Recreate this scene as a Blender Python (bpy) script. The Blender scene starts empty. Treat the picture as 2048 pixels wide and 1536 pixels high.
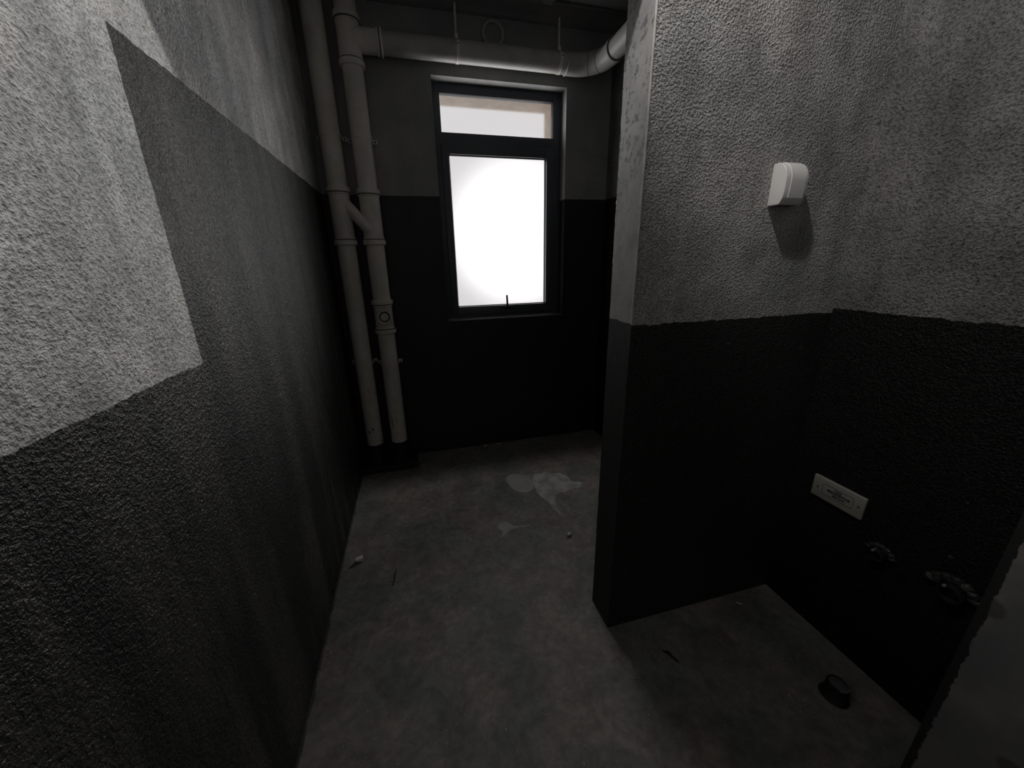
import bpy, bmesh, math, random
from mathutils import Vector, Matrix
random.seed(7)
C = bpy.context.scene.collection
PI = math.pi

# ------------------------------------------------------------------ dimensions (metres)
XL, XR = -0.4722, 1.4103          # left and right wall faces
YB = 2.6904                       # back (window) wall face
XP, YP, YT = 0.6237, 0.9864, 1.1195   # partition: free end, near face, far face
ZC = 2.7754                       # ceiling
ZA, ZBL, ZBR, ZBP = 1.8146, 1.2005, 1.2284, 1.2127   # tops of the black paint
YV = 0.9620                       # where the high paint starts on the left wall
ZLINT = 2.118                     # underside of the lintel between partition and left wall
XJ, YJ0, YJ1 = 1.15, 0.15, 0.353  # doorway nib on the right
WX0, WX1, WZ0, WZ1 = 0.228, 1.093, 1.008, 2.467      # window opening
Y_BACK = -2.2                     # end of the corridor behind the camera

# ------------------------------------------------------------------ object helpers
def finish(bm, name, mats, parent=None, smooth=None):
    base = Vector((0, 0, 0))
    if parent is not None:
        root = parent
        while root.parent is not None:
            root = root.parent
        base = root.location
    bmesh.ops.recalc_face_normals(bm, faces=bm.faces[:])
    if base.length > 0:
        bmesh.ops.translate(bm, verts=bm.verts[:], vec=-base)
    me = bpy.data.meshes.new(name)
    bm.to_mesh(me)
    bm.free()
    if not isinstance(mats, (list, tuple)):
        mats = [mats]
    for m in mats:
        me.materials.append(m)
    if smooth is not None:
        for p in me.polygons:
            p.use_smooth = True
        me.set_sharp_from_angle(angle=math.radians(smooth))
    o = bpy.data.objects.new(name, me)
    C.objects.link(o)
    if parent is not None:
        o.parent = parent
    return o

def centre(o):
    """move a one-mesh thing's origin to the bottom centre of its bounds"""
    me = o.data
    xs = [v.co for v in me.vertices]
    c = Vector(((min(v.x for v in xs) + max(v.x for v in xs)) / 2,
                (min(v.y for v in xs) + max(v.y for v in xs)) / 2,
                min(v.z for v in xs)))
    me.transform(Matrix.Translation(-c))
    o.location = c
    return o

def tag(o, label=None, cat=None, group=None, kind=None):
    if label: o['label'] = label
    if cat: o['category'] = cat
    if group: o['group'] = group
    if kind: o['kind'] = kind
    return o

def thing(name, label, cat, loc, group=None):
    o = bpy.data.objects.new(name, None)
    C.objects.link(o)
    o.location = loc
    o.empty_display_size = 0.05
    return tag(o, label, cat, group)

def box(bm, x0, x1, y0, y1, z0, z1, bev=0.0, seg=2):
    vs = [bm.verts.new((x, y, z)) for x in (x0, x1) for y in (y0, y1) for z in (z0, z1)]
    fs = []
    for idx in ((0, 1, 3, 2), (4, 6, 7, 5), (0, 4, 5, 1), (2, 3, 7, 6), (0, 2, 6, 4), (1, 5, 7, 3)):
        fs.append(bm.faces.new([vs[i] for i in idx]))
    if bev > 0:
        es = list({e for f in fs for e in f.edges})
        bmesh.ops.bevel(bm, geom=es, offset=bev, segments=seg, affect='EDGES', profile=0.5)
    return vs

def frame_of(d):
    d = Vector(d).normalized()
    a = Vector((0, 0, 1)) if abs(d.z) < 0.9 else Vector((0, 1, 0))
    u = d.cross(a).normalized()
    return u, d.cross(u).normalized()

def lathe(bm, org, axis, prof, n=40, cap=True):
    """prof: list of (radius, distance along axis)"""
    org, ax = Vector(org), Vector(axis).normalized()
    u, v = frame_of(ax)
    rings = []
    for r, t in prof:
        if r < 1e-6:
            rings.append([bm.verts.new(org + ax * t)])
        else:
            rings.append([bm.verts.new(org + ax * t + (u * math.cos(2 * PI * i / n) + v * math.sin(2 * PI * i / n)) * r)
                          for i in range(n)])
    for a, b in zip(rings, rings[1:]):
        for i in range(n):
            j = (i + 1) % n
            if len(a) == 1 and len(b) == 1: continue
            if len(a) == 1: bm.faces.new((a[0], b[i], b[j]))
            elif len(b) == 1: bm.faces.new((a[i], b[0], a[j]))
            else: bm.faces.new((a[i], b[i], b[j], a[j]))
    if cap:
        for r in (rings[0], rings[-1]):
            if len(r) > 2: bm.faces.new(r)
    return rings

def sweep(bm, pts, rad, n=28, cap=True):
    """tube along a polyline; rad: number or list"""
    pts = [Vector(p) for p in pts]
    k = len(pts)
    if not isinstance(rad, (list, tuple)): rad = [rad] * k
    tang = []
    for i in range(k):
        a = pts[max(i - 1, 0)]; b = pts[min(i + 1, k - 1)]
        tang.append((b - a).normalized())
    u, v = frame_of(tang[0])
    rings = []
    for i in range(k):
        u = (u - tang[i] * u.dot(tang[i])).normalized()
        v = tang[i].cross(u)
        rings.append([bm.verts.new(pts[i] + (u * math.cos(2 * PI * q / n) + v * math.sin(2 * PI * q / n)) * rad[i])
                      for q in range(n)])
    for a, b in zip(rings, rings[1:]):
        for i in range(n):
            j = (i + 1) % n
            bm.faces.new((a[i], b[i], b[j], a[j]))
    if cap:
        bm.faces.new(rings[0]); bm.faces.new(rings[-1])

def prism(bm, outline, z0, z1):
    lo = [bm.verts.new((x, y, z0)) for x, y in outline]
    hi = [bm.verts.new((x, y, z1)) for x, y in outline]
    n = len(lo)
    bm.faces.new(lo); bm.faces.new(hi)
    for i in range(n):
        j = (i + 1) % n
        bm.faces.new((lo[i], lo[j], hi[j], hi[i]))

# ------------------------------------------------------------------ material helpers
class NT:
    def __init__(s, name):
        s.m = bpy.data.materials.new(name)
        s.m.use_nodes = True
        s.t = s.m.node_tree
        s.t.nodes.clear()
        s.out = s.n('ShaderNodeOutputMaterial')
        s.b = s.n('ShaderNodeBsdfPrincipled')
        s.l(s.b.outputs[0], s.out.inputs['Surface'])
        s.pos = s.n('ShaderNodeNewGeometry').outputs['Position']
    def n(s, t, **k):
        nd = s.t.nodes.new(t)
        for a, v in k.items(): setattr(nd, a, v)
        return nd
    def l(s, a, b): s.t.links.new(a, b)
    def put(s, sock, v):
        if hasattr(v, 'is_output') or hasattr(v, 'links'): s.l(v, sock)
        else: sock.default_value = v
    def math(s, op, a, b=0.0, clamp=False):
        nd = s.n('ShaderNodeMath', operation=op, use_clamp=clamp)
        s.put(nd.inputs[0], a); s.put(nd.inputs[1], b)
        return nd.outputs[0]
    def sep(s, v):
        nd = s.n('ShaderNodeSeparateXYZ'); s.l(v, nd.inputs[0]); return nd.outputs
    def scalev(s, v, sc):
        nd = s.n('ShaderNodeVectorMath', operation='MULTIPLY'); s.l(v, nd.inputs[0]); nd.inputs[1].default_value = sc
        return nd.outputs[0]
    def noise(s, scale, detail=2.0, rough=0.5, vec=None, dist=0.0):
        nd = s.n('ShaderNodeTexNoise')
        s.l(vec if vec is not None else s.pos, nd.inputs['Vector'])
        nd.inputs['Scale'].default_value = scale
        nd.inputs['Detail'].default_value = detail
        nd.inputs['Roughness'].default_value = rough
        nd.inputs['Distortion'].default_value = dist
        return nd.outputs['Fac']
    def voro(s, scale, vec=None, feature='F1'):
        nd = s.n('ShaderNodeTexVoronoi', feature=feature)
        s.l(vec if vec is not None else s.pos, nd.inputs['Vector'])
        nd.inputs['Scale'].default_value = scale
        return nd.outputs['Distance']
    def ramp(s, fac, lo, hi, a=0.0, b=1.0):
        nd = s.n('ShaderNodeMapRange', interpolation_type='SMOOTHSTEP')
        s.put(nd.inputs['Value'], fac)
        nd.inputs['From Min'].default_value = lo; nd.inputs['From Max'].default_value = hi
        nd.inputs['To Min'].default_value = a; nd.inputs['To Max'].default_value = b
        return nd.outputs[0]
    def mix(s, fac, a, b):
        nd = s.n('ShaderNodeMix', data_type='RGBA')
        s.put(nd.inputs['Factor'], fac); s.put(nd.inputs['A'] if False else nd.inputs[6], a); s.put(nd.inputs[7], b)
        return nd.outputs[2]
    def mul(s, col, fac):
        nd = s.n('ShaderNodeMix', data_type='RGBA', blend_type='MULTIPLY')
        nd.inputs['Factor'].default_value = 1.0
        s.put(nd.inputs[6], col)
        cb = s.n('ShaderNodeCombineColor'); [s.put(cb.inputs[i], fac) for i in range(3)]
        s.l(cb.outputs[0], nd.inputs[7])
        return nd.outputs[2]
    def bump(s, height, dist, strength=1.0, normal=None):
        nd = s.n('ShaderNodeBump')
        s.put(nd.inputs['Height'], height)
        nd.inputs['Distance'].default_value = dist
        nd.inputs['Strength'].default_value = strength
        if normal is not None: s.l(normal, nd.inputs['Normal'])
        return nd.outputs[0]
    def set(s, **k):
        for a, v in k.items():
            s.put(s.b.inputs[{'col': 'Base Color', 'rough': 'Roughness', 'nor': 'Normal', 'spec': 'Specular IOR Level',
                              'metal': 'Metallic'}[a]], v)
        return s.m

def g(v, w=0.0):
    """grey with a slight warm (w>0) or cool (w<0) cast, linear"""
    return (v * (1 + w), v, v * (1 - w), 1)

BLACK = 0.024
def plaster(name, mask, bare=0.36, rough_scale=160, bump=0.0060, streak=0.5, warm=0.03, dust_sheen=0.05, dark_rough=0.5, mottled=0.35, spec=0.35, bare_rough=0.9, black=BLACK, grain=1.0):
    """grey sand-textured render, painted black where mask(nt) is 1"""
    t = NT(name)
    m = mask(t)
    big = t.noise(2.2, 3, 0.55)
    mid = t.noise(9, 3, 0.6)
    st = t.noise(1.0, 3, 0.6, vec=t.scalev(t.pos, (9, 9, 1.1)))
    fine = t.noise(rough_scale, 2, 0.6)
    pits = t.noise(rough_scale * 0.5, 1, 0.5)
    bc = t.mix(t.ramp(big, 0.35, 0.65), g(bare * 0.86, -0.02), g(bare * 1.1, warm))
    bc = t.mul(bc, t.ramp(mid, 0.3, 0.7, 1 - mottled * 0.5, 1 + mottled * 0.35))
    bc = t.mul(bc, t.ramp(st, 0.35, 0.65, 1 - 0.25 * streak, 1 + 0.15 * streak))
    bc = t.mul(bc, t.ramp(pits, 0.24, 0.36, 1 - 0.4 * grain, 1.0))  # pits darkened in the colour alone, as shade would
    bc = t.mul(bc, t.ramp(fine, 0.32, 0.62, 1 - 0.34 * grain, 1 + 0.17 * grain))  # crevice dirt and shade of the bump's hollows, put into the colour
    sm = t.math('MULTIPLY', t.ramp(st, 0.38, 0.66), t.ramp(big, 0.25, 0.5, 0.3, 1.0))
    dk = t.mix(t.math('MULTIPLY', sm, streak), g(black), g(black + dust_sheen, warm))  # pale streaks stand for sheen, put into the black paint's colour
    specks = t.ramp(t.noise(38, 0, 0.5), 0.86, 0.88)
    dk = t.mix(t.math('MULTIPLY', specks, 0.3), dk, g(0.12))
    col = t.mix(m, bc, dk)
    h = t.math('ADD', fine, t.math('MULTIPLY', t.noise(22, 1, 0.5), 0.45))
    h = t.math('ADD', h, t.math('MULTIPLY', m, 0.10))
    dk = t.mul(dk, t.ramp(fine, 0.34, 0.62, 1 - 0.45 * grain, 1 + 0.5 * grain))  # grain of the sheen and its shaded hollows put into the black
    col = t.mix(m, bc, dk)
    drg = t.math('ADD', dark_rough, t.math('ADD', t.ramp(fine, 0.35, 0.62, 0.14 * grain, -0.12 * grain), t.ramp(st, 0.35, 0.65, 0.10 * streak, -0.08 * streak)))
    rg = t.math('ADD', t.math('MULTIPLY', m, drg), t.math('MULTIPLY', t.math('SUBTRACT', 1.0, m), bare_rough))
    return t.set(col=col, rough=rg, nor=t.bump(h, bump, 1.0), spec=spec)

def jag(t, edge, coord, amp=0.006, s1=45, s2=9, soft=0.0012, sign=1):
    """1 below a hand-painted edge at coord = edge"""
    w = t.math('ADD', t.math('MULTIPLY', t.math('SUBTRACT', t.noise(s1, 3, 0.6), 0.5), amp * 2.2),
               t.math('MULTIPLY', t.math('SUBTRACT', t.noise(s2, 2, 0.5), 0.5), amp * 2.0))
    d = t.math('SUBTRACT', t.math('ADD', w, edge), coord)
    if sign < 0: d = t.math('MULTIPLY', d, -1.0)
    return t.ramp(d, -soft, soft)

def mask_left(t):
    x, y, z = t.sep(t.pos)
    hi = t.math('MULTIPLY', jag(t, ZA, z, 0.005), jag(t, YV, y, 0.004, sign=-1))
    return t.math('MAXIMUM', hi, jag(t, ZBL, z, 0.006))
def mask_z(h, amp=0.006):
    def f(t):
        return jag(t, h, t.sep(t.pos)[2], amp)
    return f
def mask_right(t):
    x, y, z = t.sep(t.pos)
    far = t.math('MULTIPLY', t.ramp(y, YP + 0.02, YP + 0.03), jag(t, ZA, z))
    return t.math('MAXIMUM', far, jag(t, ZBR, z, 0.007))
def mask_part(t):
    x, y, z = t.sep(t.pos)
    far = t.math('MULTIPLY', t.ramp(y, YT - 0.006, YT - 0.002), jag(t, ZA, z))
    return t.math('MAXIMUM', far, jag(t, ZBP, z, 0.006))
def mask_none(t): return t.math('MULTIPLY', t.sep(t.pos)[2], 0.0)

M = {}
M['left'] = plaster('left_wall_render', mask_left, bare=0.56, streak=1.0, dust_sheen=0.045, black=0.014, dark_rough=0.42, spec=0.6, bare_rough=0.62)
M['right'] = plaster('right_wall_render', mask_right, bare=0.165, bump=0.0072, streak=0.6, dust_sheen=0.0, black=0.010, spec=0.12)
M['part'] = plaster('partition_render', mask_part, bare=0.35, bump=0.0080, streak=0.5, dust_sheen=0.0, black=0.017, spec=0.42)
M['back'] = plaster('back_wall_skim', mask_z(ZA, 0.003), bare=0.30, rough_scale=40, bump=0.0008, streak=0.2, dust_sheen=0.005, mottled=0.08, grain=0.12)
M['soffit'] = plaster('ceiling_render', mask_none, bare=0.30, rough_scale=50, bump=0.001, streak=0.0, mottled=0.1, grain=0.1)

def end_face():
    """smooth trowelled end of the partition with worn dark flecks, black below"""
    t = NT('partition_end_skim')
    x, y, z = t.sep(t.pos)
    m = jag(t, ZBP + 0.004, z, 0.006, soft=0.001)
    base = t.mix(t.ramp(t.noise(7, 4, 0.6), 0.35, 0.65), g(0.29), g(0.40, 0.02))
    worn = t.math('MULTIPLY', t.ramp(t.noise(62, 3, 0.6), 0.50, 0.62),
                  t.math('MULTIPLY', t.ramp(t.noise(20, 2, 0.5), 0.42, 0.58), t.ramp(z, 1.35, 1.85, 0.1, 1.0)))
    base = t.mix(t.math('MULTIPLY', worn, 0.75), base, g(0.10))
    dk = t.mix(t.ramp(t.noise(50, 2, 0.5), 0.7, 0.75), g(BLACK * 1.6), g(0.08))
    col = t.mix(m, base, dk)
    h = t.math('SUBTRACT', t.noise(30, 3, 0.5), t.math('MULTIPLY', worn, 0.15))
    return t.set(col=col, rough=0.75, nor=t.bump(h, 0.0016), spec=0.3)
M['end'] = end_face()

def jamb_mat():
    """raw concrete reveal, a ragged strip of black paint run over its inner edge"""
    t = NT('jamb_concrete')
    x, y, z = t.sep(t.pos)
    w = t.math('ADD', t.math('MULTIPLY', t.math('SUBTRACT', t.noise(30, 4, 0.65), 0.5), 0.022), YJ1 - 0.016)
    d = t.math('SUBTRACT', y, w)
    m = t.ramp(d, -0.001, 0.001)
    base = t.mix(t.ramp(t.noise(5, 4, 0.55), 0.4, 0.62), g(0.18, -0.03), g(0.24, 0.10))
    sp = t.ramp(t.voro(9), 0.16, 0.26, 0.55, 1.0)
    base = t.mul(base, sp)
    col = t.mix(m, base, g(BLACK * 1.3))
    h = t.noise(60, 4, 0.6)
    return t.set(col=col, rough=0.9, nor=t.bump(h, 0.002), spec=0.3)
M['jamb'] = jamb_mat()

def floor_mat():
    t = NT('floor_screed')
    p = t.pos
    a = t.noise(3.2, 5, 0.6)
    b = t.noise(7, 6, 0.66, dist=0.9)
    c = t.noise(34, 4, 0.6, dist=0.5)
    col = t.mix(t.ramp(a, 0.36, 0.64), (0.150, 0.162, 0.146, 1), (0.218, 0.190, 0.176, 1))
    col = t.mul(col, t.ramp(b, 0.33, 0.67, 0.74, 1.2))
    col = t.mul(col, t.ramp(c, 0.35, 0.65, 0.85, 1.12))
    # chalky scuffs
    sc = t.math('MULTIPLY', t.ramp(t.noise(60, 3, 0.6, dist=1.5), 0.54, 0.64), t.ramp(t.noise(4.6, 3, 0.6), 0.50, 0.62))
    col = t.mix(t.math('MULTIPLY', sc, 0.55), col, g(0.28, 0.03))
    # dark damp marks
    dm = t.ramp(t.noise(6.5, 4, 0.6), 0.66, 0.76)
    col = t.mix(t.math('MULTIPLY', dm, 0.35), col, g(0.08))
    # paint specks
    sp = t.math('MULTIPLY', t.ramp(t.noise(70, 0, 0.5), 0.85, 0.88), 0.6)
    col = t.mix(sp, col, g(0.6))
    # black paint splashed onto the floor along the walls
    x, y, z = t.sep(p)
    ed = t.math('MULTIPLY', t.math('SUBTRACT', t.noise(14, 4, 0.65), 0.45), 0.03)
    el = t.ramp(t.math('SUBTRACT', t.math('ADD', ed, XL + 0.008), x), -0.004, 0.004)
    col = t.mix(el, col, g(0.05))
    h = t.math('ADD', t.math('MULTIPLY', b, 0.6), t.math('MULTIPLY', c, 0.25))
    h = t.math('ADD', h, t.math('MULTIPLY', sc, 0.2))
    return t.set(col=col, rough=t.ramp(b, 0.3, 0.7, 0.62, 0.8), nor=t.bump(h, 0.003), spec=0.35)
M['floor'] = floor_mat()

def simple(name, col, rough=0.5, bump=0, scale=60, spec=0.4, var=0.12, metal=0.0):
    t = NT(name)
    c = t.mul(col, t.ramp(t.noise(14, 3, 0.6), 0.3, 0.7, 1 - var, 1 + var * 0.6))
    k = dict(col=c, rough=rough, spec=spec, metal=metal)
    if bump: k['nor'] = t.bump(t.noise(scale, 3, 0.6), bump)
    return t.set(**k)

def pvc_mat(name='pipe_plastic', lo=(.62, .58, .52, 1), hi=(.74, .69, .62, 1)):
    """dusty off-white drain pipe, scuffed black near the floor"""
    t = NT(name)
    x, y, z = t.sep(t.pos)
    c = t.mix(t.ramp(t.noise(6, 4, 0.6), 0.35, 0.65), lo, hi)
    sc = t.math('MULTIPLY', t.ramp(t.noise(55, 3, 0.65, vec=t.scalev(t.pos, (1, 1, 0.45))), 0.60, 0.68), t.ramp(z, 1.0, 0.25))
    ln = t.math('MULTIPLY', t.ramp(t.noise(30, 2, 0.5, vec=t.scalev(t.pos, (2, 2, 0.12))), 0.66, 0.72), t.ramp(z, 0.5, 0.3))
    c = t.mix(t.math('MAXIMUM', sc, ln), c, g(0.09))
    dust_sheen = t.ramp(t.noise(25, 3, 0.6), 0.62, 0.78)
    c = t.mix(t.math('MULTIPLY', dust_sheen, 0.35), c, g(0.3, 0.08))
    return t.set(col=c, rough=0.45, spec=0.4, nor=t.bump(t.noise(200, 2, 0.5), 0.0002))
M['pvc'] = pvc_mat()
M['pvc_grey'] = pvc_mat('branch_pipe_plastic', (.34, .335, .325, 1), (.44, .43, .41, 1))
M['pvc_dark'] = simple('pipe_seam', g(0.05), 0.6)
M['black'] = simple('black_paint', g(0.018), 0.55, 0.002, 40)
M['sleeve'] = simple('black_sealed_sleeve', g(0.012), 0.6, 0.003, 50)
M['steel'] = simple('galvanised_steel', g(0.42), 0.45, metal=0.5)
M['frame'] = simple('charcoal_aluminium', (0.078, 0.085, 0.100, 1), 0.42, spec=0.5, var=0.05)
M['gasket'] = simple('black_rubber', g(0.012), 0.6)
M['white'] = simple('white_plastic', g(0.72, 0.015), 0.35, spec=0.5, var=0.03)
M['ivory'] = simple('ivory_plastic', (0.27, 0.267, 0.24, 1), 0.4, spec=0.5, var=0.04)
M['ink'] = simple('black_ink', g(0.01), 0.6)
M['groove'] = simple('dark_groove', g(0.07), 0.6)  # also carries the painted shade of cap groove and cover mouth
M['spill'] = simple('dried_filler', g(0.31, 0.01), 0.6, 0.0006, 30, var=0.1)
M['plaster_lump'] = simple('rough_grey_plaster', g(0.36), 0.9, 0.003, 60, var=0.3)
M['chip'] = simple('pale_chip', g(0.62, 0.03), 0.7, 0.001, 80)
M['cement'] = simple('black_painted_mortar', g(0.03), 0.55, 0.006, 45, var=0.3)
M['bead'] = simple('corner_bead_render', g(0.48, 0.03), 0.8, 0.0015, 70, var=0.2)
M['tan'] = simple('outside_render', (0.80, 0.69, 0.59, 1), 0.9)
M['facade'] = simple('outside_facade', (0.72, 0.69, 0.69, 1), 0.9)

# ------------------------------------------------------------------ the room
def struct(name, bm, mats, smooth=None):
    o = finish(bm, name, mats, smooth=smooth)
    o['kind'] = 'structure'
    return o

bm = bmesh.new(); box(bm, XL - 0.15, XR + 0.15, Y_BACK - 0.1, YB + 0.2, -0.1, 0.0); struct('floor', bm, M['floor'])
bm = bmesh.new(); box(bm, XL - 0.15, XR + 0.15, Y_BACK - 0.1, YB + 0.2, ZC, ZC + 0.12); struct('ceiling', bm, M['soffit'])
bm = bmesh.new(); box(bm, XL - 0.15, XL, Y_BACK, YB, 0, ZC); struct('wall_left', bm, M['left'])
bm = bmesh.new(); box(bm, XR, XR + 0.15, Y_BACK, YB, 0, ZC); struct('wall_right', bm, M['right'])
bm = bmesh.new(); box(bm, XL - 0.15, XR + 0.15, Y_BACK - 0.1, Y_BACK, 0, ZC); struct('wall_front', bm, M['soffit'])

# back wall round the window opening
bm = bmesh.new()
yb1 = YB + 0.20
box(bm, XL - 0.15, WX0, YB, yb1, 0, ZC); box(bm, WX1, XR + 0.15, YB, yb1, 0, ZC)
box(bm, WX0, WX1, YB, yb1, 0, WZ0); box(bm, WX0, WX1, YB, yb1, WZ1, ZC)
struct('wall_back', bm, M['back'])

# partition stub, its end face trowelled smooth, lintel over the gap
def grid_end():
    bm = bmesh.new()
    box(bm, XP, XR, YP, YT, 0, ZC)
    bm.faces.ensure_lookup_table()
    for f in bm.faces:
        if f.calc_center_median().x < XP + 1e-4:
            f.material_index = 1
    # knocked-off foot of the near corner
    es = [e for e in bm.edges if all(abs(v.co.x - XP) < 1e-4 and abs(v.co.y - YT) < 1e-4 for v in e.verts)]
    bmesh.ops.subdivide_edges(bm, edges=es, cuts=60)
    for v in bm.verts:
        if abs(v.co.x - XP) < 1e-4 and abs(v.co.y - YT) < 1e-4 and 0.02 < v.co.z < ZC - 0.05:
            k = 1.0 if v.co.z > 1.2 else 0.25
            v.co.y += k * random.uniform(-0.005, 0.003)
    return bm
o = struct('wall_partition', grid_end(), [M['part'], M['end']])
bm = bmesh.new(); box(bm, XL, XP, YP, YT, ZLINT, ZC); struct('wall_lintel', bm, M['part'])

# doorway nib beside the camera
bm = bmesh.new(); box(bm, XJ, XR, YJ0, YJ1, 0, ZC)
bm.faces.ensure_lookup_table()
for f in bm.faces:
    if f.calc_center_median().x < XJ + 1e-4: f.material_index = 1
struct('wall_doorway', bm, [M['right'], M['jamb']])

# corner bead down the near corner of the partition, bare part only
bm = bmesh.new()
pts = [(XP + random.uniform(-.0006, .0006), YP + random.uniform(-.0004, .0004), ZBP + 0.004 + i * (ZC - ZBP - 0.004) / 50) for i in range(51)]
sweep(bm, pts, 0.0032, 8)
struct('trim_1', bm, M['bead'], 60)

# ------------------------------------------------------------------ the window
win = bpy.data.objects.new('window_1', None); C.objects.link(win); win['kind'] = 'structure'
win.location = ((WX0 + WX1) / 2, YB + 0.1, WZ0)
FY0, FY1 = YB + 0.085, YB + 0.15
def ring(bm, x0, x1, z0, z1, w, y0, y1, bev=0.002, wl=None, wr=None, wt=None, wb=None):
    wl, wr, wt, wb = [w if q is None else q for q in (wl, wr, wt, wb)]
    box(bm, x0, x0 + wl, y0, y1, z0, z1, bev); box(bm, x1 - wr, x1, y0, y1, z0, z1, bev)
    box(bm, x0 + wl, x1 - wr, y0, y1, z1 - wt, z1, bev); box(bm, x0 + wl, x1 - wr, y0, y1, z0, z0 + wb, bev)
bm = bmesh.new(); ring(bm, WX0, WX1, WZ0 + 0.006, WZ1, 0.047, FY0, FY1, wr=0.053)
box(bm, WX0 + 0.047, WX1 - 0.053, FY0, FY1, 2.132, 2.198, 0.002)
finish(bm, 'window_frame', M['frame'], win, 40)
sash = None
bm = bmesh.new()
ring(bm, WX0 + 0.040, WX1 - 0.046, 1.040, 2.140, 0.047, FY0 - 0.012, FY0 + 0.045, 0.0025, wr=0.062, wb=0.058, wt=0.062)
sash = finish(bm, 'sash', M['frame'], win, 40)
bm = bmesh.new(); ring(bm, 0.3135, 0.9865, 1.0965, 2.0795, 0.006, FY0 + 0.004, FY0 + 0.02, 0.0)
finish(bm, 'glazing_bead', M['gasket'], sash)
bm = bmesh.new(); ring(bm, 0.274, 1.041, 2.197, 2.421, 0.005, FY0 + 0.004, FY0 + 0.02, 0.0)
finish(bm, 'glazing_bead', M['gasket'], win)
# cill strip catching the light
bm = bmesh.new(); box(bm, WX0 + .001, WX1 - .001, YB + 0.004, FY0, WZ0, WZ0 + 0.006, 0.0015)
finish(bm, 'sill', simple('sill_grey', g(0.16), 0.4), win, 40)
# lever handle on the sash
bm = bmesh.new()
hx = 0.677
box(bm, hx - 0.045, hx + 0.045, FY0 - 0.022, FY0 - 0.012, 1.070, 1.090, 0.004)
hb = finish(bm, 'handle', M['gasket'], sash, 40)
bm = bmesh.new()
sweep(bm, [(hx, FY0 - .02, 1.078), (hx, FY0 - .034, 1.083), (hx - .002, FY0 - .040, 1.105), (hx - .005, FY0 - .042, 1.172)], [.008, .008, .0075, .0065], 12)
finish(bm, 'lever', M['gasket'], sash, 50)

def glass_mat():
    m = bpy.data.materials.new('frosted_glass'); m.use_nodes = True
    t = m.node_tree; t.nodes.clear()
    o = t.nodes.new('ShaderNodeOutputMaterial')
    gl = t.nodes.new('ShaderNodeBsdfRefraction'); gl.inputs['Roughness'].default_value = 0.27; gl.inputs['IOR'].default_value = 1.18
    gl.inputs['Color'].default_value = (1, 1, 1, 1)
    gs = t.nodes.new('ShaderNodeBsdfGlossy'); gs.inputs['Roughness'].default_value = 0.4
    no = t.nodes.new('ShaderNodeTexNoise'); no.inputs['Scale'].default_value = 90
    cr = t.nodes.new('ShaderNodeMapRange'); cr.inputs['To Min'].default_value = 0.03; cr.inputs['To Max'].default_value = 0.05
    mx = t.nodes.new('ShaderNodeMixShader')
    t.links.new(no.outputs['Fac'], cr.inputs['Value']); t.links.new(cr.outputs[0], mx.inputs[0])
    t.links.new(gl.outputs[0], mx.inputs[1]); t.links.new(gs.outputs[0], mx.inputs[2]); t.links.new(mx.outputs[0], o.inputs['Surface'])
    return m
M['glass'] = glass_mat()
bm = bmesh.new(); box(bm, 0.30, 1.00, FY0 + 0.012, FY0 + 0.018, 1.085, 2.09); finish(bm, 'pane', M['glass'], sash)
bm = bmesh.new(); box(bm, 0.27, 1.05, FY0 + 0.012, FY0 + 0.018, 2.19, 2.43); finish(bm, 'pane', M['glass'], win)

EAVE, REV = 2.452, 1.083
# what stands outside: eave and reveal over the window, a pale building to the left
bm = bmesh.new(); box(bm, -0.6, 1.9, yb1, 3.10, EAVE, EAVE + .15)
struct('trim_2', bm, M['tan'])
bm = bmesh.new(); box(bm, REV, REV + .15, yb1, 3.10, 2.25, EAVE)
struct('trim_3', bm, M['tan'])

# ------------------------------------------------------------------ drain pipes
PYX = 2.605
LX, RX = -0.365, -0.198
PR = 0.055
def collar(bm, c, ax, t0, t1, r=0.0665, lip=0.0):
    """swollen socket rim from t0 to t1 along ax"""
    e = 0.003
    lathe(bm, c, ax, [(PR - .002, t0), (r - e, t0), (r, t0 + e), (r, t1 - e), (r - e, t1), (PR - .002, t1)], cap=False)

def fitting(name, c, ax, spans, body, parent, rb=0.0605):
    """fitting body with socket rims; spans list of (t0,t1,r)"""
    bm = bmesh.new()
    lathe(bm, c, ax, [(PR - .002, body[0]), (rb, body[0] + .002), (rb, body[1] - .002), (PR - .002, body[1])], cap=False)
    for t0, t1, r in spans: collar(bm, c, ax, t0, t1, r)
    return bm

def seam_ring(bm, c, ax, t, r, w=0.0016):
    lathe(bm, c, ax, [(r - .004, t - w), (r, t - w), (r, t + w), (r - .004, t + w)], cap=False)

def stack(name, x, label, group):
    root = thing(name, label, 'pipe', (x, PYX, 0.045), group)
    bm = bmesh.new(); lathe(bm, (x, PYX, 0), (0, 0, 1), [(PR, 0.045), (PR, ZC)]); finish(bm, 'pipe_run', M['pvc'], root, 40)
    bm = bmesh.new()
    prof = [(0.073, 0.045), (0.070, 0.062), (0.0635, 0.075), (0.062, 0.150), (0.0605, 0.176), (0.055, 0.180)]
    lathe(bm, (x, PYX, 0), (0, 0, 1), prof, cap=False); finish(bm, 'floor_sleeve', M['sleeve'], root, 40)
    return root

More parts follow.
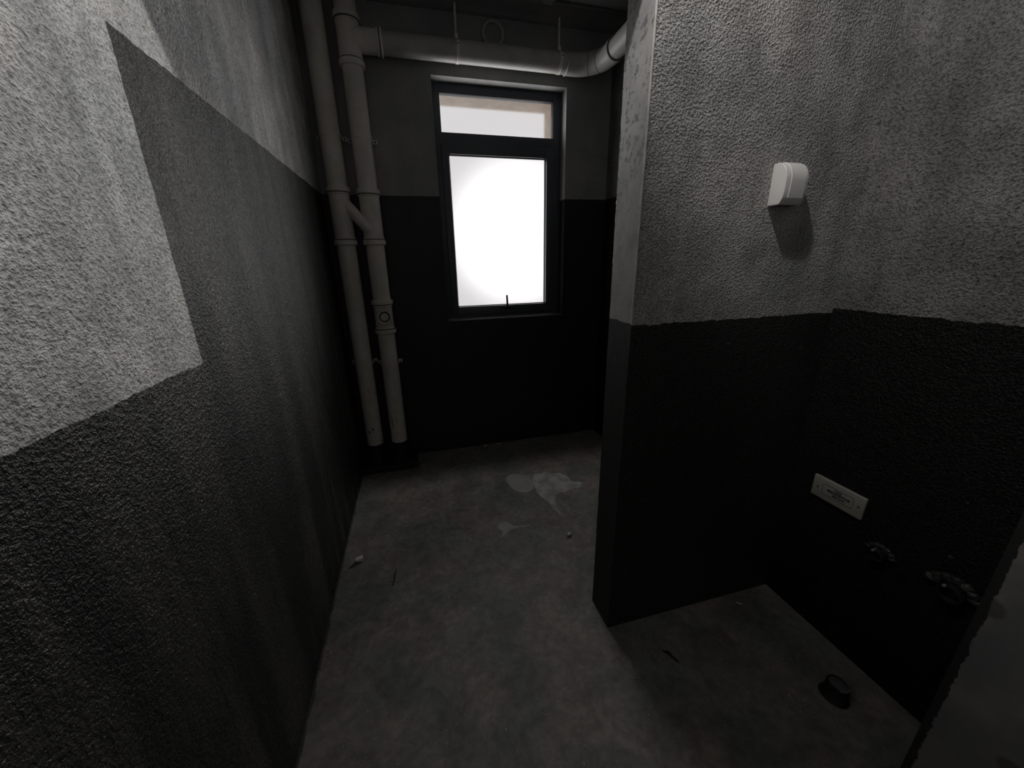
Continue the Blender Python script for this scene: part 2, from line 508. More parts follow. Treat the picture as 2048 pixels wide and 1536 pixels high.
left = stack('drain_pipe', LX, 'off-white vertical drain pipe nearest the left wall, with no inspection cap', 'vertical drain pipes')
right = stack('drain_pipe', RX, 'off-white vertical drain pipe with a round inspection cap, nearer the window', 'vertical drain pipes')
for root, x in ((left, LX), (right, RX)):
    dz = 0.008 if root is left else 0.0
    bm = fitting('', (x, PYX, 0), (0, 0, 1), [(1.520, 1.549, .0675), (1.551, 1.561, .063), (1.803 + dz, 1.830 + dz, .0675), (1.789 + dz, 1.801 + dz, .063)],
                 (1.55, 1.80 + dz), None, 0.0585)
    f = finish(bm, 'branch_fitting', M['pvc'], root, 40)
    for t in (1.550, 1.802 + dz):
        bm = bmesh.new(); seam_ring(bm, (x, PYX, 0), (0, 0, 1), t, .0655); finish(bm, 'seal_ring', M['pvc_dark'], f, 40)
# slanting cross-over pipe between the two, moulded on the left fitting
bm = bmesh.new()
a = Vector((LX, 2.598, 1.785)); b = Vector((RX - 0.022, 2.566, 1.610))
pts = [a.lerp(b, i / 10) for i in range(11)]
d = (b - a).normalized()
rr = [0.034] * 11
pts += [b + d * 0.012, b + d * 0.022, b + d * 0.027]; rr += [0.031, 0.022, 0.010]
sweep(bm, pts, rr, 26)
finish(bm, 'crossover_branch', M['pvc'], left, 50)
# inspection fitting on the right pipe
bm = fitting('', (RX, PYX, 0), (0, 0, 1), [(1.158, 1.186, .0675), (1.142, 1.156, .0615), (0.972, 0.997, .0675), (0.999, 1.012, .062)], (0.99, 1.16), None, 0.0575)
insp = finish(bm, 'inspection_fitting', M['pvc'], right, 40)
for t in (0.998, 1.157):
    bm = bmesh.new(); seam_ring(bm, (RX, PYX, 0), (0, 0, 1), t, .065); finish(bm, 'seal_ring', M['pvc_dark'], insp, 40)
bm = bmesh.new()
cy = PYX - 0.045
cap_ax = Vector((0.10, -1, 0.02)).normalized()
lathe(bm, (RX + .004, PYX - .03, 1.083), cap_ax, [(.047, 0), (.047, .044), (.045, .048), (.036, .048), (.034, .038), (.0250, .038), (.0235, .051), (.013, .051), (.012, .044), (0, .044)], 36, cap=False)
icap = finish(bm, 'inspection_cap', M['pvc'], right, 40)
bm = bmesh.new(); c_ = Vector((RX + .004, PYX - .03, 1.083))
lathe(bm, c_, cap_ax, [(.0252, .0385), (.0338, .0385), (.0338, .0365), (.0252, .0365)], 36, cap=False); finish(bm, 'cap_groove_shade', M['groove'], icap)  # dark ring stands for the shade in the cap's groove
bm = bmesh.new(); lathe(bm, c_, cap_ax, [(.0478, .024), (.0478, .030), (.044, .030), (.044, .024)], 36, cap=False); finish(bm, 'cap_edge_shade', M['pvc_dark'], icap)  # dark band stands for shade along the cap's edge
# top tee of the right pipe
HZ = 2.556
bm = fitting('', (RX, PYX, 0), (0, 0, 1), [(2.428, 2.458, .0675), (2.460, 2.475, .062), (2.634, 2.664, .0675), (2.618, 2.632, .062)], (2.45, 2.64), None, 0.059)
lathe(bm, (RX, PYX, HZ), (1, 0, 0), [(.0575, 0.03), (.0575, .150)], cap=False)
collar(bm, (RX, PYX, HZ), (1, 0, 0), .142, .156, .064); collar(bm, (RX, PYX, HZ), (1, 0, 0), .159, .172, .067)
tee = finish(bm, 'tee_fitting', M['pvc'], right, 40)
for c_, a_, t in (((RX, PYX, 0), (0, 0, 1), 2.459), ((RX, PYX, 0), (0, 0, 1), 2.633), ((RX, PYX, HZ), (1, 0, 0), .1575)):
    bm = bmesh.new(); seam_ring(bm, c_, a_, t, .0655); finish(bm, 'seal_ring', M['pvc_dark'], tee, 40)

# horizontal branch under the ceiling, turning towards the camera along the right side
hroot = thing('branch_drain_pipe', 'thick off-white horizontal pipe slung under the ceiling above the window', 'pipe', (RX + .17, PYX, HZ))
TX = 1.267
bm = bmesh.new()
sweep(bm, [(RX + .1725, PYX, HZ), (0.5, PYX, HZ), (1.075, PYX, HZ)], PR, 40)
finish(bm, 'pipe_run', M['pvc_grey'], hroot, 40)
bm = bmesh.new()
sweep(bm, [(TX, 2.395, HZ), (TX, 2.0, HZ), (TX, YT, HZ)], PR, 40)
finish(bm, 'pipe_run', M['pvc_grey'], hroot, 40)
bm = bmesh.new()
R = 0.165
pts = [(1.045, PYX, HZ), (TX - R, PYX, HZ)]
for i in range(1, 17):
    th = PI / 2 * i / 16
    pts.append((TX - R + R * math.sin(th), PYX - R + R * math.cos(th), HZ))
pts.append((TX, 2.385, HZ))
sweep(bm, pts, .0595, 40, cap=False)
elb = finish(bm, 'elbow', M['pvc_grey'], hroot, 40)
def ang(th): return Vector((TX - R + R * math.sin(th), PYX - R + R * math.cos(th), HZ)), Vector((math.cos(th), -math.sin(th), 0))
for c_, a_, t0, t1 in (((1.045, PYX, HZ), (1, 0, 0), -0.002, .006), ((TX, 2.385, HZ), (0, -1, 0), -0.03, .004)):
    bm = bmesh.new(); collar(bm, c_, a_, t0, t1, .0625); finish(bm, 'elbow_rim', M['pvc_grey'], elb, 40)
for c_, a_, t, rr_ in (ang(PI / 2 * .36) + (0, .0600), ang(PI / 2 * .62) + (0, .0600), (Vector((TX, 2.385, HZ)), Vector((0, -1, 0)), .006, .0605)):
    bm = bmesh.new(); seam_ring(bm, c_, a_, t, rr_, .0014); finish(bm, 'seam_line', M['pvc_dark'], elb, 40)

# wall clamps
def clamp(x, z, label):
    root = thing('pipe_clamp', label, 'pipe clamp', (x, YB, z), 'wall clamps on the drain pipes')
    bm = bmesh.new()
    n = 24; w = 0.010
    r0, r1 = PR + .0003, PR + .0026
    def ringpts(r):
        p = [(x - r, YB - .014)]
        p += [(x - r * math.cos(PI * i / n), PYX - r * math.sin(PI * i / n)) for i in range(n + 1)]
        p += [(x + r, YB - .014)]
        return p
    o_, i_ = ringpts(r1), ringpts(r0)
    V = [[bm.verts.new((px, py, zz)) for (px, py) in ps] for ps in (o_, i_) for zz in (z - w, z + w)]
    for i in range(len(o_) - 1):
        bm.faces.new((V[0][i], V[0][i + 1], V[1][i + 1], V[1][i])); bm.faces.new((V[2][i], V[3][i], V[3][i + 1], V[2][i + 1]))
        bm.faces.new((V[0][i], V[2][i], V[2][i + 1], V[0][i + 1])); bm.faces.new((V[1][i], V[1][i + 1], V[3][i + 1], V[3][i]))
    finish(bm, 'strap', M['pvc'], root, 40)
    for s in (-1, 1):
        bm = bmesh.new()
        xa, xb = sorted((x + s * (PR - .001), x + s * (PR + .026)))
        box(bm, xa, xb, YB - .017, YB + .0005, z - .011, z + .011, .002)
        lug = finish(bm, 'lug', M['white'], root, 40)
        bm = bmesh.new(); lathe(bm, (x + s * (PR + .014), YB - .016, z), (0, -1, 0), [(.0055, 0), (.0055, .002), (.004, .0035), (0, .0035)], 12)
        finish(bm, 'screw', M['pvc_dark'], lug, 40)
clamp(LX, 2.105, 'upper clamp holding the drain pipe nearest the left wall')
clamp(LX, 0.772, 'lower clamp holding the drain pipe nearest the left wall')
clamp(RX, 2.097, 'upper clamp holding the drain pipe with the inspection cap')
clamp(RX, 0.756, 'lower clamp holding the drain pipe with the inspection cap')

def hanger(x, label):
    root = thing('pipe_hanger', label, 'pipe hanger', (x, PYX, HZ - PR), 'hangers of the horizontal pipe')
    bm = bmesh.new(); lathe(bm, (x, PYX, 0), (0, 0, 1), [(.0065, HZ + PR), (.0065, ZC)], 14); finish(bm, 'rod', M['pvc'], root, 40)
    bm = bmesh.new()
    lathe(bm, (x, PYX, HZ), (1, 0, 0), [(PR + .0003, -.009), (PR + .003, -.009), (PR + .003, -.005), (PR + .0012, -.004), (PR + .0012, .004), (PR + .003, .005), (PR + .003, .009), (PR + .0003, .009)], 40, cap=False)
    box(bm, x - .009, x + .009, PYX - .016, PYX + .016, HZ + PR + .0005, HZ + PR + .022, .002)
    box(bm, x - .008, x + .008, PYX - .068, PYX - PR - .0008, HZ - .004, HZ + .02, .002)
    band = finish(bm, 'band', M['pvc'], root, 40)
    bm = bmesh.new(); lathe(bm, (x, PYX - .068, HZ + .008), (0, -1, 0), [(.004, 0), (.004, .002), (0, .002)], 10); finish(bm, 'bolt', M['pvc_dark'], band)
hanger(0.380, 'hanger with rod and band near the middle of the horizontal pipe')
hanger(1.002, 'hanger with rod and band beside the elbow of the horizontal pipe')

# round sleeve through the back wall above the horizontal pipe
vroot = thing('vent_sleeve', 'round plastic vent sleeve in the back wall above the horizontal pipe', 'vent', (.611, YB, 2.63))
bm = bmesh.new(); lathe(bm, (.611, YB + .01, 2.692), (0, -1, 0), [(.053, -.005), (.053, .030), (.055, .032), (.066, .032), (.068, .030), (.068, 0)], 40, cap=False)
finish(bm, 'sleeve', simple('sleeve_plastic', g(0.42), .6), vroot, 40)
bm = bmesh.new(); lathe(bm, (.611, YB + .004, 2.692), (0, -1, 0), [(.0535, 0), (.0535, .004)], 40)
finish(bm, 'inside_shade', simple('sleeve_shade', g(0.06), .8), vroot)  # dark disc stands for the shade inside the sleeve

# thin conduit on the ceiling
croot = thing('ceiling_conduit', 'thin plastic conduit with an elbow, running across the ceiling to the right', 'conduit', (.87, 2.455, ZC - .01))
zc = ZC - .0105
bm = bmesh.new(); sweep(bm, [(.87, 2.462, zc), (1.1, 2.466, zc), (XR, 2.47, zc)], .0095, 14); finish(bm, 'tube', M['steel'] if False else simple('conduit_plastic', g(.12), .5), croot, 50)
bm = bmesh.new()
sweep(bm, [(.905, 2.462, zc - .002), (.872, 2.461, zc - .002), (.856, 2.456, zc - .002), (.850, 2.440, zc - .002), (.850, 2.395, zc - .002)], .0125, 16)
finish(bm, 'elbow', simple('conduit_fitting', g(.2), .5), croot, 50)
bm = bmesh.new(); lathe(bm, (.873, 2.40, ZC), (0, 0, -1), [(.038, 0), (.038, .026), (.034, .030), (.012, .030), (.011, .036), (0, .036)], 28); finish(bm, 'junction_box', simple('junction_box_plastic', g(.20), .5), croot, 40)

# black plinth under the two pipes
bm = bmesh.new(); box(bm, XL + .001, -0.082, 2.476, YB - .001, -0.001, 0.045, .006, 2)
bmesh.ops.subdivide_edges(bm, edges=[e for e in bm.edges if e.calc_length() > .1], cuts=6, use_grid_fill=True)
o = centre(finish(bm, 'plinth', M['cement'], smooth=40))
tag(o, 'low black-painted concrete plinth in the corner under the two drain pipes', 'plinth')

# ------------------------------------------------------------------ splash-proof socket cover on the partition
sx0, sx1, sz0, sz1 = 1.0475, 1.1285, 1.543, 1.656
sroot = thing('socket_cover', 'white splash-proof plastic socket cover high on the partition wall', 'socket cover', ((sx0 + sx1) / 2, YP, sz0))
bm = bmesh.new(); box(bm, sx0 + .001, sx1 - .001, YP - .006, YP + .001, sz0 + .001, sz1 - .003, .002); finish(bm, 'base_plate', M['white'], sroot, 40)
def profile(off=0.0):
    H = sz1 - sz0
    pr = [(0.004, H), (0.012, H - .0006)]
    for i in range(1, 13):
        th = PI / 2 * i / 12
        pr.append((0.012 + .037 * math.sin(th), H - .0006 - .050 * (1 - math.cos(th))))
    pr += [(0.0485, .035), (0.0465, .018), (0.0405, .003), (0.036, 0.0)]
    c = Vector((.02, H * .45))
    out = []
    for q in pr:
        p = Vector(q); dirv = (p - c).normalized(); out.append(p + dirv * off)
    return out
def shell(bm, x0, x1, off=0.0, bev=.003, wall=.003):
    pr = profile(off)
    rows = []
    for x in (x0, x1):
        rows.append([bm.verts.new((x, YP - p.x, sz0 + p.y)) for p in pr])
    A, B = rows
    for i in range(len(pr) - 1): bm.faces.new((A[i], A[i + 1], B[i + 1], B[i]))
    # side cheeks down to the wall and a recessed underside
    for row in rows:
        lo = bm.verts.new((row[0].co.x, YP - .004, sz0))
        bm.faces.new(row + [lo])
        row.append(lo)
    bm.faces.new((A[-1], A[0], B[0], B[-1]))
    bm.faces.new((A[-2], A[-1], B[-1], B[-2]))
bm = bmesh.new(); shell(bm, sx0, sx1)
bmesh.ops.recalc_face_normals(bm, faces=bm.faces[:])
es = [e for e in bm.edges if len(e.link_faces) == 2 and e.calc_face_angle(0) > 0.7 and e.verts[0].co.y < YP - .0045]
bmesh.ops.bevel(bm, geom=es, offset=.0028, segments=3, affect='EDGES', profile=.5)
finish(bm, 'cover', M['white'], sroot, 35)
bm = bmesh.new()
pr = profile(.0017)[1:-2]
x0, x1 = 1.066, 1.118
A = [bm.verts.new((x0 + .0, YP - p.x, sz0 + p.y)) for p in pr]; B = [bm.verts.new((x1, YP - p.x, sz0 + p.y)) for p in pr]
pi = profile(-.001)[1:-2]
A2 = [bm.verts.new((x0 - .0012, YP - p.x, sz0 + p.y)) for p in pi]; B2 = [bm.verts.new((x1 + .0012, YP - p.x, sz0 + p.y)) for p in pi]
for i in range(len(pr) - 1):
    bm.faces.new((A[i], A[i + 1], B[i + 1], B[i])); bm.faces.new((A[i], A2[i], A2[i + 1], A[i + 1])); bm.faces.new((B[i], B[i + 1], B2[i + 1], B2[i]))
bm.faces.new((A[-1], A2[-1], B2[-1], B[-1])); bm.faces.new((A[0], B[0], B2[0], A2[0]))
finish(bm, 'raised_lid_panel', M['white'], sroot, 35)
# dark block standing for the shade in the cover's open underside
bm = bmesh.new(); box(bm, sx0 + .008, sx1 - .008, YP - .034, YP - .008, sz0 - .0006, sz0 + .004); finish(bm, 'mouth_shade', M['groove'], sroot)

# ------------------------------------------------------------------ long bonding plate low on the right wall
py0, py1, pz0, pz1 = 0.7275, 0.9000, 0.5385, 0.6225
proot = thing('terminal_plate', 'long ivory terminal plate with black lettering, low on the black right wall', 'wall plate', (XR, (py0 + py1) / 2, pz0))
bm = bmesh.new(); box(bm, XR - .0115, XR + .001, py0, py1, pz0, pz1, .0035, 3); plate = finish(bm, 'plate', M['ivory'], proot, 40)
def rr_outline(y0, y1, z0, z1, r, n=6):
    pts = []
    for cy, cz, a0 in ((y1 - r, z1 - r, 0), (y0 + r, z1 - r, 90), (y0 + r, z0 + r, 180), (y1 - r, z0 + r, 270)):
        for i in range(n + 1):
            a = math.radians(a0 + 90 * i / n); pts.append((cy + r * math.cos(a), cz + r * math.sin(a)))
    return pts
bm = bmesh.new()
oa, ob = rr_outline(.760, .864, .562, .604, .008), rr_outline(.7616, .8624, .5636, .6024, .0065)
xx = XR - .0119
n = len(oa)
va = [bm.verts.new((xx, y, z)) for y, z in oa]; vb = [bm.verts.new((xx, y, z)) for y, z in ob]
wa = [bm.verts.new((XR - .0110, y, z)) for y, z in oa]; wb = [bm.verts.new((XR - .0110, y, z)) for y, z in ob]
for i in range(n):
    j = (i + 1) % n
    bm.faces.new((va[i], va[j], vb[j], vb[i])); bm.faces.new((va[i], wa[i], wa[j], va[j])); bm.faces.new((vb[i], vb[j], wb[j], wb[i]))
finish(bm, 'border_line', M['groove'], plate)
for yy, zz in ((.8795, .580), (.7435, .583)):
    bm = bmesh.new()
    lathe(bm, (XR - .0105, yy, zz), (-1, 0, 0), [(.0042, 0), (.0042, .0014), (.003, .002), (0, .002)], 16); sc = finish(bm, 'screw', M['groove'], plate, 40)
def lettering(body, size, yc, zc_, width):
    cu = bpy.data.curves.new('lettering', 'FONT'); cu.body = body; cu.size = size; cu.align_x = 'CENTER'; cu.align_y = 'CENTER'
    cu.extrude = 0.0002; cu.offset = size * 0.03
    ob_ = bpy.data.objects.new('lettering_tmp', cu); C.objects.link(ob_)
    bpy.context.view_layer.update()
    me = bpy.data.meshes.new_from_object(ob_.evaluated_get(bpy.context.evaluated_depsgraph_get()))
    bpy.data.objects.remove(ob_); bpy.data.curves.remove(cu)
    xs = [v.co.x for v in me.vertices]; w = max(xs) - min(xs); mid = (max(xs) + min(xs)) / 2
    k = width / w
    base = proot.location
    for v in me.vertices:
        x, y, z = v.co
        v.co = Vector((XR - .0117 - z, yc - (x - mid) * k, zc_ + y)) - base
    me.materials.append(M['ink'])
    o = bpy.data.objects.new('lettering', me); C.objects.link(o); o.parent = plate
lettering('TD28', .0105, .812, .5945, .024)
lettering('等电位联结端子箱', .0105, .8085, .5835, .076)
lettering('请勿触动!', .0095, .806, .5715, .042)

# ------------------------------------------------------------------ rough capped pipe outlets in the right wall
def lump(bm, c, r, sq, amp, seed, sub=3, top=None):
    rnd = random.Random(seed)
    res = bmesh.ops.create_icosphere(bm, subdivisions=sub, radius=1.0)
    ph = [rnd.uniform(0, 6.28) for _ in range(9)]
    for v in res['verts']:
        p = v.co.copy()
        k = 1 + amp * (math.sin(p.x * 4 + ph[0]) * math.sin(p.y * 5 + ph[1]) + .6 * math.sin(p.z * 8 + ph[2] + p.x * 6) + .5 * math.sin(p.y * 11 + ph[3] + p.z * 7) + rnd.uniform(-.35, .35))
        v.co = Vector(c) + Vector((p.x * r * sq[0] * k, p.y * r * sq[1] * k, p.z * r * sq[2] * k))
def outlet(yc, zc_, r, seed, label):
    root = thing('pipe_outlet', label, 'pipe outlet', (XR, yc, zc_ - .03), 'capped pipe outlets in the right wall')
    bm = bmesh.new()
    # broken mortar hood above the pipe
    rnd = random.Random(seed)
    for i in range(7):
        a = PI * (i + .5) / 7
        lump(bm, (XR - .006, yc + math.cos(a) * r * 1.25, zc_ + math.sin(a) * r * 1.1), r * .42, (.8, 1.1, .8), .22, seed + i, 2)
    finish(bm, 'mortar_collar', M['cement'], root, 60)
    bm = bmesh.new(); lathe(bm, (XR + .005, yc, zc_), (-1, 0, -.05), [(r * .8, 0), (r * .8, .030), (r * .62, .032), (r * .58, .012), (0, .012)], 28, cap=False)
    st = finish(bm, 'pipe_stub', M['sleeve'], root, 40)
    bm = bmesh.new(); lathe(bm, (XR - .006, yc + r * .35, zc_ + r * .55), (-1, 0, 0), [(.004, 0), (.004, .026), (0, .027)], 10); finish(bm, 'glint_screw', M['steel'], root, 40)
outlet(0.655, 0.462, 0.026, 3, 'small rough black pipe outlet in the right wall, right below the ivory plate')
outlet(0.480, 0.482, 0.036, 11, 'larger crumbled black pipe outlet in the right wall, closest to the doorway')

# ------------------------------------------------------------------ floor drain stub
dx, dy = 1.236, 0.566
droot = thing('floor_drain_stub', 'short black capped pipe stub sticking out of the floor by the right wall', 'pipe stub', (dx, dy, 0))
bm = bmesh.new()
lathe(bm, (dx, dy, 0), (.1, .02, 1), [(.043, -.002), (.040, .003), (.036, .008), (.0325, .03), (.031, .050), (.0285, .052), (.028, .045), (.028, .030)], 36, cap=False)
finish(bm, 'pipe_wall', M['sleeve'], droot, 40)
bm = bmesh.new(); lathe(bm, (dx + .004, dy, 0), (.1, .02, 1), [(.0278, .036), (.0278, .045), (.023, .0485), (.0, .0485)], 30)
cap = finish(bm, 'plug', simple('grey_plug', g(.11), .5, .001), droot, 40)
bm = bmesh.new()
pts = [(dx + .005 + .0275 * math.cos(a), dy + .0275 * math.sin(a), .053 + .002 * math.sin(3 * a)) for a in [math.radians(q) for q in range(-140, 20, 10)]]
sweep(bm, pts, .0035, 8)
finish(bm, 'torn_tape_rim', simple('grey_tape', g(.16), .4), droot, 60)

# ------------------------------------------------------------------ marks and rubbish on the floor
def blob(name, outline, h, mat, seed, label, cat, rough=0.0, inner=0.0):
    """thin irregular crust: smoothed outline with a domed, ridged top"""
    rnd = random.Random(seed)
    P = [Vector(p) for p in outline]
    n = len(P); sm = []
    for i in range(n):
        p0, p1, p2, p3 = P[i - 1], P[i], P[(i + 1) % n], P[(i + 2) % n]
        for q in range(5):
            s = q / 5
            sm.append(.5 * ((2 * p1) + (p2 - p0) * s + (2 * p0 - 5 * p1 + 4 * p2 - p3) * s * s + (3 * p1 - p0 - 3 * p2 + p3) * s ** 3))
    if rough:
        sm = [p + Vector((rnd.uniform(-rough, rough), rnd.uniform(-rough, rough))) for p in sm]
    bm = bmesh.new()
    lo = [bm.verts.new((p.x, p.y, 0.0)) for p in sm]
    f = bm.faces.new(lo)
    ext = bmesh.ops.inset_region(bm, faces=[f], thickness=.004, depth=0)
    bm.faces.ensure_lookup_table()
    tri = bmesh.ops.triangulate(bm, faces=bm.faces[:])
    for _ in range(3):
        bmesh.ops.subdivide_edges(bm, edges=[e for e in bm.edges if e.calc_length() > .012], cuts=1)
        bmesh.ops.triangulate(bm, faces=[q for q in bm.faces if len(q.verts) > 4])
    bd = {v for e in bm.edges if e.is_boundary for v in e.verts}
    for v in bm.verts:
        if v in bd: v.co.z = 0.0002
        else:
            x, y = v.co.x, v.co.y
            v.co.z = h * (1 + (inner * (math.sin(x * 95 + y * 60 + seed) * .5 + math.sin(y * 130 - x * 45) * .35) if inner else 0))
    ob_ = centre(finish(bm, name, mat, smooth=70))
    return tag(ob_, label, cat)
blob('filler_puddle', [(0.492, 2.150), (0.538, 2.194), (0.605, 2.174), (0.656, 2.107), (0.643, 2.0), (0.605, 1.965), (0.555, 1.968), (0.516, 2.008), (0.496, 2.075)],
     .003, M['spill'], 1, 'smooth pale oval puddle of dried filler on the floor', 'dried spill')
blob('plaster_splat', [(0.679, 2.133), (0.735, 2.149), (0.837, 2.125), (0.894, 2.082), (0.906, 1.995), (0.962, 1.968), (0.952, 1.930), (0.892, 1.912), (0.815, 1.893), (0.752, 1.880),
                       (0.722, 1.80), (0.722, 1.664), (0.700, 1.72), (0.670, 1.843), (0.645, 1.942), (0.655, 2.039)],
     .006, M['plaster_lump'], 2, 'ridged grey plaster splat with a trailing tail, right of the smooth puddle on the floor', 'dried spill', rough=.006, inner=.7)
blob('plaster_smear', [(0.339, 1.708), (0.375, 1.724), (0.405, 1.702), (0.440, 1.668), (0.505, 1.664), (0.500, 1.652), (0.415, 1.655), (0.385, 1.640), (0.325, 1.604), (0.352, 1.650), (0.332, 1.672)],
     .003, M['spill'], 3, 'small crooked smear of pale plaster in the middle of the floor', 'dried spill', rough=.004, inner=.5)
# torn chip by the left wall; the dark sliver stands for its shadow
croot = thing('plaster_chip', 'small pale chip of foam lying on the floor near the left wall', 'debris', (-.385, 1.63, 0))
bm = bmesh.new()
vs = box(bm, -.402, -.366, 1.618, 1.640, .010, .030, .004, 2)
for v in bm.verts: v.co.z += (v.co.x + .38) * .25 + random.uniform(-.002, .002)
finish(bm, 'chip', M['chip'], croot, 50)
bm = bmesh.new(); sweep(bm, [(-.430, 1.600, .004), (-.412, 1.612, .006), (-.395, 1.622, .012), (-.370, 1.624, .012)], [.003, .004, .006, .005], 10)
finish(bm, 'sliver', simple('chip_shadow', g(.05), .7), croot, 60)  # dark strip in place of the chip's small cast shadow
bm = bmesh.new(); lathe(bm, (.672, 1.512, .0085), (1, .55, 0), [(.0048, 0), (.0085, 0), (.0085, .026), (.0048, .026), (.0048, .004), (0, .004)], 18, cap=False)
tag(centre(finish(bm, 'pipe_offcut', M['chip'], smooth=40)), 'tiny pale tube offcut lying on the floor near the end of the partition', 'debris')
bm = bmesh.new(); sweep(bm, [(-.205, 1.53, .003), (-.212, 1.50, .003), (-.214, 1.46, .003), (-.222, 1.43, .003)], [.002, .004, .0035, .0015], 8)
tag(centre(finish(bm, 'dark_splinter', simple('dark_splinter_wood', g(.04), .8), smooth=60)), 'thin dark splinter lying on the floor to the right of the pale foam chip', 'debris')

blob('paint_streak', [(0.775, 0.850), (0.800, 0.838), (0.806, 0.812), (0.815, 0.788), (0.803, 0.796), (0.792, 0.822)], .002, M['black'], 5,
     'short dark streak of dried black paint on the floor in front of the partition', 'paint mark', rough=.002)
for cx_, cy_, r_, lab in ((.448, 2.655, .011, 'pale plaster crumb at the foot of the window wall, nearer the pipes'),
                          (.560, 2.665, .008, 'pale plaster crumb at the foot of the window wall, nearer the partition')):
    bm = bmesh.new(); lump(bm, (cx_, cy_, r_ * .5), r_, (1.4, .8, .55), .2, int(cx_ * 100), 2)
    o = centre(finish(bm, 'plaster_crumb', M['chip'], smooth=60)); o.location.z = 0.0
    tag(o, lab, 'debris', 'crumbs along the window wall')
bm = bmesh.new(); sweep(bm, [(1.205, .942, .003), (1.213, .934, .005), (1.222, .926, .003)], [.002, .003, .0015], 8)
tag(centre(finish(bm, 'pale_sliver', M['chip'], smooth=60)), 'tiny pale sliver on the floor in the corner of partition and right wall', 'debris')

# ------------------------------------------------------------------ light
w = bpy.data.worlds.new('sky'); bpy.context.scene.world = w; w.use_nodes = True
wt = w.node_tree; bg = wt.nodes['Background']; bg.inputs[0].default_value = (1.0, 0.975, 0.98, 1)
# overcast sky, brighter round the veiled sun
wc = wt.nodes.new('ShaderNodeTexCoord'); wd = wt.nodes.new('ShaderNodeVectorMath'); wd.operation = 'DOT_PRODUCT'
wd.inputs[1].default_value = Vector((0.2673, 0.9614, 0.0649)).normalized()
wn = wt.nodes.new('ShaderNodeVectorMath'); wn.operation = 'NORMALIZE'
wa = wt.nodes.new('ShaderNodeMath'); wa.operation = 'ARCCOSINE'
wm = wt.nodes.new('ShaderNodeMapRange'); wm.interpolation_type = 'SMOOTHSTEP'
wm.inputs['From Min'].default_value = math.radians(12.0); wm.inputs['From Max'].default_value = math.radians(4.5)
wm.inputs['To Min'].default_value = 0.60; wm.inputs['To Max'].default_value = 1.45
wt.links.new(wc.outputs['Generated'], wn.inputs[0]); wt.links.new(wn.outputs[0], wd.inputs[0]); wt.links.new(wd.outputs['Value'], wa.inputs[0])
wt.links.new(wa.outputs[0], wm.inputs['Value']); wt.links.new(wm.outputs[0], bg.inputs[1])

def area(name, loc, rot, sx, sy, power, col=(1, 1, 1), spread=PI):
    l = bpy.data.lights.new(name, 'AREA'); l.shape = 'RECTANGLE'; l.size = sx; l.size_y = sy; l.energy = power; l.color = col; l.spread = spread
    o = bpy.data.objects.new(name, l); C.objects.link(o); o.location = loc; o.rotation_euler = rot
    return o
area('daylight_window', (.65, FY0 + .008, 1.585), (-PI / 2, 0, 0), .66, .96, 4.2, (1, .985, .97), math.radians(122))
area('daylight_scatter', (.65, FY0 + .009, 1.585), (-PI / 2, 0, 0), .66, .96, 0.45, (1, .985, .97))
area('daylight_transom', (.658, FY0 + .008, 2.305), (-PI / 2, 0, 0), .75, .20, 1.3, (1, .985, .97), math.radians(155))

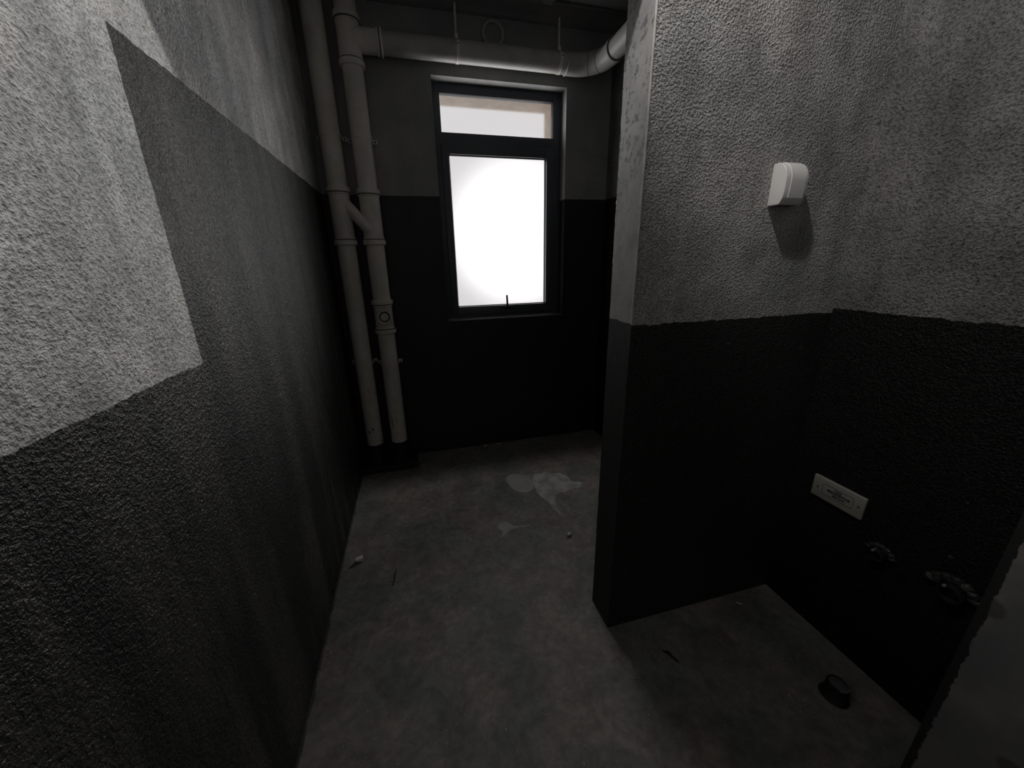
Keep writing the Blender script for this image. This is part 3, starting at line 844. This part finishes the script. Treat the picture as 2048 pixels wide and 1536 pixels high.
def lamp(name, loc, power, radius, f):
    l = bpy.data.lights.new(name, 'POINT'); l.energy = power; l.shadow_soft_size = radius; l.color = (1, .97, .93)
    l.use_nodes = True
    t = l.node_tree
    em = [n for n in t.nodes if n.type == 'EMISSION'][0]
    tc = t.nodes.new('ShaderNodeTexCoord'); sp = t.nodes.new('ShaderNodeSeparateXYZ')
    mr = t.nodes.new('ShaderNodeMapRange'); mr.interpolation_type = 'SMOOTHSTEP'
    t.links.new(tc.outputs['Normal'], sp.inputs[0]); t.links.new(sp.outputs[2], mr.inputs['Value'])
    mr.inputs['From Min'].default_value, mr.inputs['From Max'].default_value = f[0], f[1]
    mr.inputs['To Min'].default_value, mr.inputs['To Max'].default_value = f[2], 1.0
    up = t.nodes.new('ShaderNodeMapRange'); up.interpolation_type = 'SMOOTHSTEP'
    up.inputs['From Min'].default_value, up.inputs['From Max'].default_value = .0, .25
    up.inputs['To Min'].default_value, up.inputs['To Max'].default_value = 1.0, 0.04
    ml = t.nodes.new('ShaderNodeMath'); ml.operation = 'MULTIPLY'
    t.links.new(sp.outputs[2], up.inputs['Value'])
    t.links.new(mr.outputs[0], ml.inputs[0]); t.links.new(up.outputs[0], ml.inputs[1])
    t.links.new(ml.outputs[0], em.inputs['Strength'])
    o = bpy.data.objects.new(name, l); C.objects.link(o); o.location = loc
    return o
lamp('ceiling_lamp', (.30, .63, 2.69), 28.0, .03, (-.945, -.85, .0))
# unseen fill light added behind the camera to lift pipes and back wall
area('corridor_fill', (.25, Y_BACK + .05, 1.7), (PI / 2, 0, 0), 1.2, 1.6, 1.0, (1, .97, .93))

# ------------------------------------------------------------------ camera
cam = bpy.data.cameras.new('camera'); co = bpy.data.objects.new('camera', cam); C.objects.link(co)
cam.sensor_width = 36.0; cam.sensor_fit = 'HORIZONTAL'; cam.lens = 743.236 / 2048 * 36.0; cam.clip_start = .01
yaw, pitch, roll = 0.24950, -0.31600, -0.02140
f = Vector((math.sin(yaw) * math.cos(pitch), math.cos(yaw) * math.cos(pitch), math.sin(pitch)))
r = Vector((math.cos(yaw), -math.sin(yaw), 0)); u = r.cross(f)
r2 = r * math.cos(roll) + u * math.sin(roll); u2 = -r * math.sin(roll) + u * math.cos(roll)
mat = Matrix((r2, u2, -f)).transposed().to_4x4(); mat.translation = (0, 0, 1.4)
co.matrix_world = mat
sc = bpy.context.scene
sc.camera = co
sc.view_settings.view_transform = 'Standard'
sc.view_settings.look = 'None'
sc.view_settings.exposure = 0.30
sc.view_settings.gamma = 1.0
sc.view_settings.use_curve_mapping = False
sc.cycles.use_denoising = True
sc.cycles.max_bounces = 6
sc.cycles.diffuse_bounces = 4
sc.cycles.glossy_bounces = 2
sc.cycles.transmission_bounces = 4
